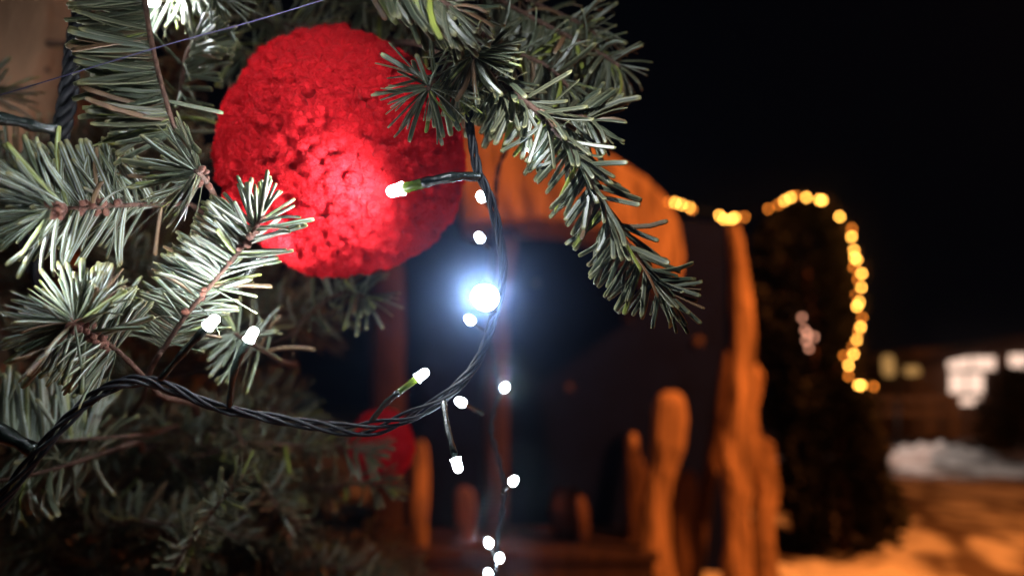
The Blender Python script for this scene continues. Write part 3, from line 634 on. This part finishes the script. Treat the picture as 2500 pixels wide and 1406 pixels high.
at = me.attributes.new('rnd', 'FLOAT', 'POINT'); at.data.foreach_set('value', rnd); me.update()
o = bpy.data.objects.new('needles', me); C.objects.link(o); o['kind'] = 'stuff'; adopt(o, fir)

# ------------------------------------------------------------------ pom-poms
def tuft_mesh(seed):
    """one yarn end: a soft inner body and a fuzzy ball of loose fibres round it"""
    r_ = random.Random(seed); vs = []; fs = []; n = 8; prof = [(-2.4, .6), (-.9, .84), (-.35, .82), (.05, .7), (.32, .46), (.44, .12)]
    for (z, r) in prof:
        for j in range(n):
            w = 2 * math.pi * j / n; k = 1 + r_.uniform(-.12, .12); vs.append((r * k * math.cos(w), r * k * math.sin(w), z + r_.uniform(-.06, .06)))
    for i in range(len(prof) - 1):
        for j in range(n): fs.append((i * n + j, i * n + (j + 1) % n, (i + 1) * n + (j + 1) % n, (i + 1) * n + j))
    fs.append(tuple((len(prof) - 1) * n + j for j in range(n)))
    for k in range(300):
        a = r_.uniform(0, 6.28); th = math.acos(r_.uniform(-.5, 1)); d = V((math.sin(th) * math.cos(a), math.sin(th) * math.sin(a), math.cos(th)))
        d2 = (d + V((r_.gauss(0, .45), r_.gauss(0, .45), r_.gauss(0, .45)))).normalized()
        p = V((d.x * .62, d.y * .62, d.z * .34)); e = p + d * .26 + d2 * r_.uniform(.12, .42) * (1.5 if k % 11 == 0 else 1); q = d.cross(V((r_.gauss(0, 1), r_.gauss(0, 1), r_.gauss(0, 1)))).normalized() * .034
        o = len(vs); vs += [p - q, p + q, e]; fs += [(o, o + 1, o + 2)]
    return vs, fs
TF = [tuft_mesh(s) for s in range(7)]
def pompom(c, rx, ry, rz_, ts, nt, label, split, seed):
    r_ = random.Random(seed)
    o = empty('pom_pom', c, label, 'pom-pom', 'red yarn pom-poms on the tree')
    cb = MB(); vs = []; fs = []
    for i in range(9):
        for j in range(14):
            a = math.pi * i / 8; w = 2 * math.pi * j / 14; vs.append(c + V((math.sin(a) * math.cos(w) * rx, math.sin(a) * math.sin(w) * ry, math.cos(a) * rz_)) * .93)
    for i in range(8):
        for j in range(14): fs.append((i * 14 + j, (i + 1) * 14 + j, (i + 1) * 14 + (j + 1) % 14, i * 14 + (j + 1) % 14))
    cb.add(vs, fs); cb.build('core', M_RED, o)
    mats = []
    for k in range(nt):
        z = 1 - 2 * (k + .5) / nt; a = k * 2.399963 ; q = math.sqrt(1 - z * z)
        d = V((q * math.cos(a), q * math.sin(a), z)); d = (d + V((r_.gauss(0, .035), r_.gauss(0, .035), r_.gauss(0, .035)))).normalized()
        rr = 1 + .05 * noise.noise(d * 1.7 + V((seed, 0, 0))) + .016 * noise.noise(d * 5 + V((seed, 3, 0))) + r_.gauss(0, .016)
        p = c + V((d.x * rx, d.y * ry, d.z * rz_)) * rr
        d2 = (d + V((r_.gauss(0, .14), r_.gauss(0, .14), r_.gauss(0, .14) - .03))).normalized()
        s = ts * r_.uniform(.8, 1.2)
        m = axis_mat(p - d2 * s * .7, d2.orthogonal(), d2, s) @ Matrix.Rotation(r_.uniform(0, 6.28), 4, 'Z')
        mats.append((d.dot((CAM - c).normalized()) + (.0 if P else 0), k % 7, m))
    mats.sort(key=lambda t: -t[0])
    if split:
        tm = []
        for vs, fs in TF: b = MB(); b.add(vs, fs); tm.append(b.mesh('tuft', M_RED))
        for w, t, m in mats[:split]:
            b = bpy.data.objects.new('tuft', tm[t]); C.objects.link(b); b.matrix_world = m; adopt(b, o)
    allv = []; b = MB()
    for w, t, m in mats[split:]: b.add([m @ V(v) for v in TF[t][0]], TF[t][1])
    y = b.build('yarn', M_RED, o); y['kind'] = 'stuff'
    return o
POMC = P(842, 384, .368)
k_ = .368 / FPX
pompom(POMC, 296 * k_, 300 * k_, 288 * k_, 0.0037, 2350, 'large fluffy red yarn pom-pom with a white LED glowing against it', 300, 3)
c2 = P(930, 1090, .62); k2 = .55 / FPX
pompom(c2, 92 * k2, 92 * k2, 104 * k2, .0042, 420, 'small out-of-focus red pom-pom low behind the drooping cable', 0, 5)

# ------------------------------------------------------------------ violet thread
o = MB(); tube(o, catmull([P(-120, 268, .27), P(60, 215, .272), P(400, 112, .276), P(620, 52, .28), P(800, -3, .284), P(900, -36, .288)], 8), .00022, 5)
tag(o.build('thread', M_THREAD), 'thin violet thread stretched across the needles above the red pom-pom', 'thread')

# ------------------------------------------------------------------ LED strings
def led_mesh():
    vs = []; fs = []; n = 14; prof = [(0, .0029), (.0008, .0029), (.0009, .0025), (.005, .0025), (.0062, .0023), (.0071, .0017), (.0076, .0008), (.0077, .0001)]
    for (y, r) in prof:
        for j in range(n): w = 2 * math.pi * j / n; vs.append((r * math.cos(w), y, r * math.sin(w)))
    for i in range(len(prof) - 1):
        for j in range(n): fs.append((i * n + j, (i + 1) * n + j, (i + 1) * n + (j + 1) % n, i * n + (j + 1) % n))
    fs.append(tuple(range(n))); b = MB(); b.add(vs, fs); return b
LB = led_mesh(); ME_LED = LB.mesh('bulb', M_LED); ME_LEDF = LB.mesh('bulb_far', M_LEDFAR)
def strand(parent, pts, wires=3, wr=.0011, tw=.0016, turns=20, loose=None, sub=10):
    ax = catmull(pts, sub); fr = frames(ax); K = len(fr)
    for w in range(wires):
        path = []
        for i, (p, t, a, b) in enumerate(fr):
            u = i / (K - 1); ph = 2 * math.pi * (w / wires + turns * u) + .6 * noise.noise(V((u * 9, w * 3.1, 1)))
            q = tw * (1 + .3 * noise.noise(V((u * 13, w, 5)))) * ((loose(u) if loose else 1))
            path.append(p + (a * math.cos(ph) + b * math.sin(ph)) * q)
        mb = MB(); tube(mb, path, wr, 7); mb.build('wire', M_CABLE, parent)
def lamp(parent, pts, power=.02, beam=None, far=False, sr=.0019, collar=True, size=1.0, col=(.9, .95, 1.0)):
    """lamp holder: sleeve from the cable to the bulb, green collar, lit LED; its light leaves from just before the bulb"""
    ax = catmull(pts, 8); d = (ax[-1] - ax[-2]).normalized()
    mb = MB(); tube(mb, ax, lambda t: sr * (1.0 + .12 * math.sin(t * 17)) * (.9 + .25 * t), 10, lump=.12); h = mb.build('lamp_holder', M_SLEEVE, parent)
    e = ax[-1]
    if collar:
        cb = MB(); tube(cb, [e - d * .0015, e + d * .001, e + d * .0085, e + d * .009], lambda t: sr * (1.12 if t < .9 else .95), 10); cb.build('collar', M_COLLAR, h); e = e + d * .0088
    b = bpy.data.objects.new('bulb', ME_LEDF if far else ME_LED); C.objects.link(b); b.matrix_world = axis_mat(e, d, d.orthogonal(), size); adopt(b, h)
    if power:
        ld = bpy.data.lights.new('led_light', 'SPOT' if beam else 'POINT'); ld.energy = power; ld.color = col; ld.shadow_soft_size = .0022
        if beam: ld.spot_size = math.radians(beam); ld.spot_blend = .8
        lo = bpy.data.objects.new('led_light', ld); C.objects.link(lo); lo.location = e + d * (.0077 * size + .0028)
        lo.rotation_euler = d.to_track_quat('-Z', 'Y').to_euler(); adopt(lo, h)
s1 = empty('light_string', P(850, 1055, .285), 'dark twisted cable with white LEDs drooping in a loop below the large pom-pom', 'light string')
main = [(-60, 1290, .262), (30, 1185, .264), (110, 1085, .267), (190, 1000, .27), (270, 945, .274), (345, 930, .28), (420, 948, .288), (520, 990, .297), (640, 1016, .306), (760, 1036, .31), (880, 1048, .31), (990, 1020, .305), (1090, 965, .298), (1150, 905, .294), (1185, 840, .292), (1203, 780, .292), (1222, 715, .294), (1228, 640, .294), (1215, 560, .291), (1195, 480, .289), (1168, 420, .289), (1155, 360, .291), (1146, 290, .294), (1150, 220, .304), (1165, 120, .315), (1170, -40, .33)]
strand(s1, [P(*p) for p in main], 4, .00085, .0013, 9, lambda u: (1.35 if u < .3 else 1.0) + 1.0 * math.exp(-((u - .41) / .07) ** 2))
lamp(s1, [P(1172, 432, .288), P(1120, 431, .281), P(1060, 441, .277), P(1028, 449, .279)], 1.2, beam=150, sr=.0020)
lamp(s1, [P(392, 925, .279), P(430, 880, .277), P(470, 835, .274), P(506, 798, .272)], .15, collar=False, sr=.0014, size=.85)
lamp(s1, [P(560, 996, .300), P(568, 925, .291), P(585, 870, .286), P(606, 832, .285)], .09, collar=False, sr=.0015, size=.85)
lamp(s1, [P(908, 1026, .306), P(935, 992, .296), P(962, 966, .287), P(975, 956, .287)], .03, sr=.0013, size=.8)
lamp(s1, [P(1082, 972, .298), P(1090, 1030, .29), P(1102, 1080, .284), P(1112, 1118, .282)], .03, collar=False, sr=.0013, size=.8)
lamp(s1, [P(1205, 765, .293), P(1200, 745, .286), P(1190, 730, .272), P(1186, 727, .266)], 50.0, beam=36, collar=False, sr=.0018, size=1.8, col=(.36, .56, 1.0))  # strong narrow beam added to make this bulb bloom in the haze
lamp(s1, [P(572, 705, .298), P(598, 668, .298), P(626, 636, .299), P(640, 624, .312)], .2, sr=.0027, collar=False, size=.7)
lamp(s1, [P(-80, 1020, .268), P(-30, 1040, .267), P(40, 1075, .266), P(85, 1100, .266)][::-1], .012, sr=.003, collar=False)
s2 = empty('light_string', P(1192, 1323, .5), 'blurred row of white LEDs hanging down behind the bright LED', 'light string')
far = [(1299, 364, .285, 1), (1175, 481, .42), (1171, 580, .43), (1147, 781, .41), (1233, 945, .36), (1125, 981, .37), (1254, 1173, .34), (1193, 1323, .36), (1220, 1360, .37), (1192, 1398, .40)]
strand(s2, [P(1250, 150, .46), P(1262, 300, .46), P(1215, 420, .46), P(1210, 560, .47), P(1205, 700, .46), P(1195, 800, .45), P(1215, 950, .43), P(1200, 1050, .42), P(1230, 1180, .41), P(1215, 1330, .41), P(1205, 1500, .42)], 2, .0008, .001, 16)
for i, f_ in enumerate(far):
    p = P(*f_[:3]); q = P(1210 + (f_[0] - 1210) * (.35 if i else .95), f_[1] + 30 * (1 if i else -1), f_[2] + .02)
    d = (p - q).normalized(); d = (d * .4 + (CAM - p).normalized()).normalized(); lamp(s2, [q, (q + p) / 2 - d * .006 + V((0, .002, 0)), p - d * .006], 0.8 if i in (4, 6, 7, 8) else .01, beam=60 if i in (4, 6, 7, 8) else None, col=(.6, .78, 1.0), far=True, collar=False, sr=.0011, size=.82)  # some bulbs get an added beam for a halo in the haze
s3 = empty('light_string', P(150, 320, .33), 'black cable with wet shine hanging at the upper left', 'light string')
strand(s3, [P(215, -80, .345), P(200, 20, .342), P(182, 110, .34), P(170, 210, .338), P(152, 310, .335), P(120, 420, .335), P(60, 560, .35), P(110, 720, .37)], 4, .0019, .0026, 5)
lamp(s3, [P(145, 318, .333), P(100, 312, .325), P(40, 296, .32), P(-30, 284, .315)], .05, sr=.0026, collar=False)
lamp(s3, [P(200, 15, .342), P(270, 5, .345), P(330, 0, .348), P(352, 2, .348)], .15, sr=.0018, collar=False)
# unseen LED run added above and left of frame to light near shoots
s4 = empty('light_string', P(900, -150, .22), 'added run of unseen white LEDs around the view, lighting the near shoots', 'light string')
over = [(-200, 1300, .30), (-190, 900, .285), (-230, 560, .21), (-190, 500, .28), (-190, 150, .29), (-60, -260, .2), (300, -190, .21), (650, -210, .20), (1000, -200, .20), (1300, -330, .2), (1600, -330, .24)]
strand(s4, [P(*p) for p in over], 3, .001, .0017, 24)
for (x, y, z, tx, ty, tz, pw) in [(1300, -330, .2, 1430, 460, .285, 1.2), (1600, -330, .24, 1430, 100, .36, .4), (1000, -200, .20, 1080, 60, .27, .09), (650, -210, .20, 780, 250, .32, .75), (300, -190, .21, 330, 200, .29, .13), (-190, 150, .29, 200, 100, .30, .06), (-190, 500, .28, 200, 480, .275, .04), (-190, 900, .285, 150, 820, .27, .025), (-60, -260, .2, 330, 470, .27, .2), (-230, 600, .21, 270, 640, .275, .36)]:
    p = P(x, y, z); d = (P(tx, ty, tz) - p).normalized(); lamp(s4, [p, p + d * .006, p + d * .012], pw, beam=84, collar=False, sr=.0015)
p = P(-170, 20, .47); d = (P(30, 140, .58) - p).normalized(); lamp(s4, [p, p + d * .006, p + d * .012], .5, beam=120, collar=False, sr=.0015)  # one more unseen LED, added to light the trunk

# ------------------------------------------------------------------ thin haze, added so the bright LEDs bloom
hm = bpy.data.materials.new('bloom_haze'); hm.use_nodes = True; hn = hm.node_tree.nodes; hn.remove(hn['Principled BSDF'])
pv = hn.new('ShaderNodeVolumePrincipled'); pv.inputs['Density'].default_value = .002; pv.inputs['Anisotropy'].default_value = .972; pv.inputs['Color'].default_value = (.85, .9, 1, 1)
hm.node_tree.links.new(pv.outputs[0], hn['Material Output'].inputs['Volume'])
o = MB(); box(o, (0, 70, 2.6), 250, 170, 7.4); h = o.build('haze', hm, None, False); tag(h, kind='stuff')
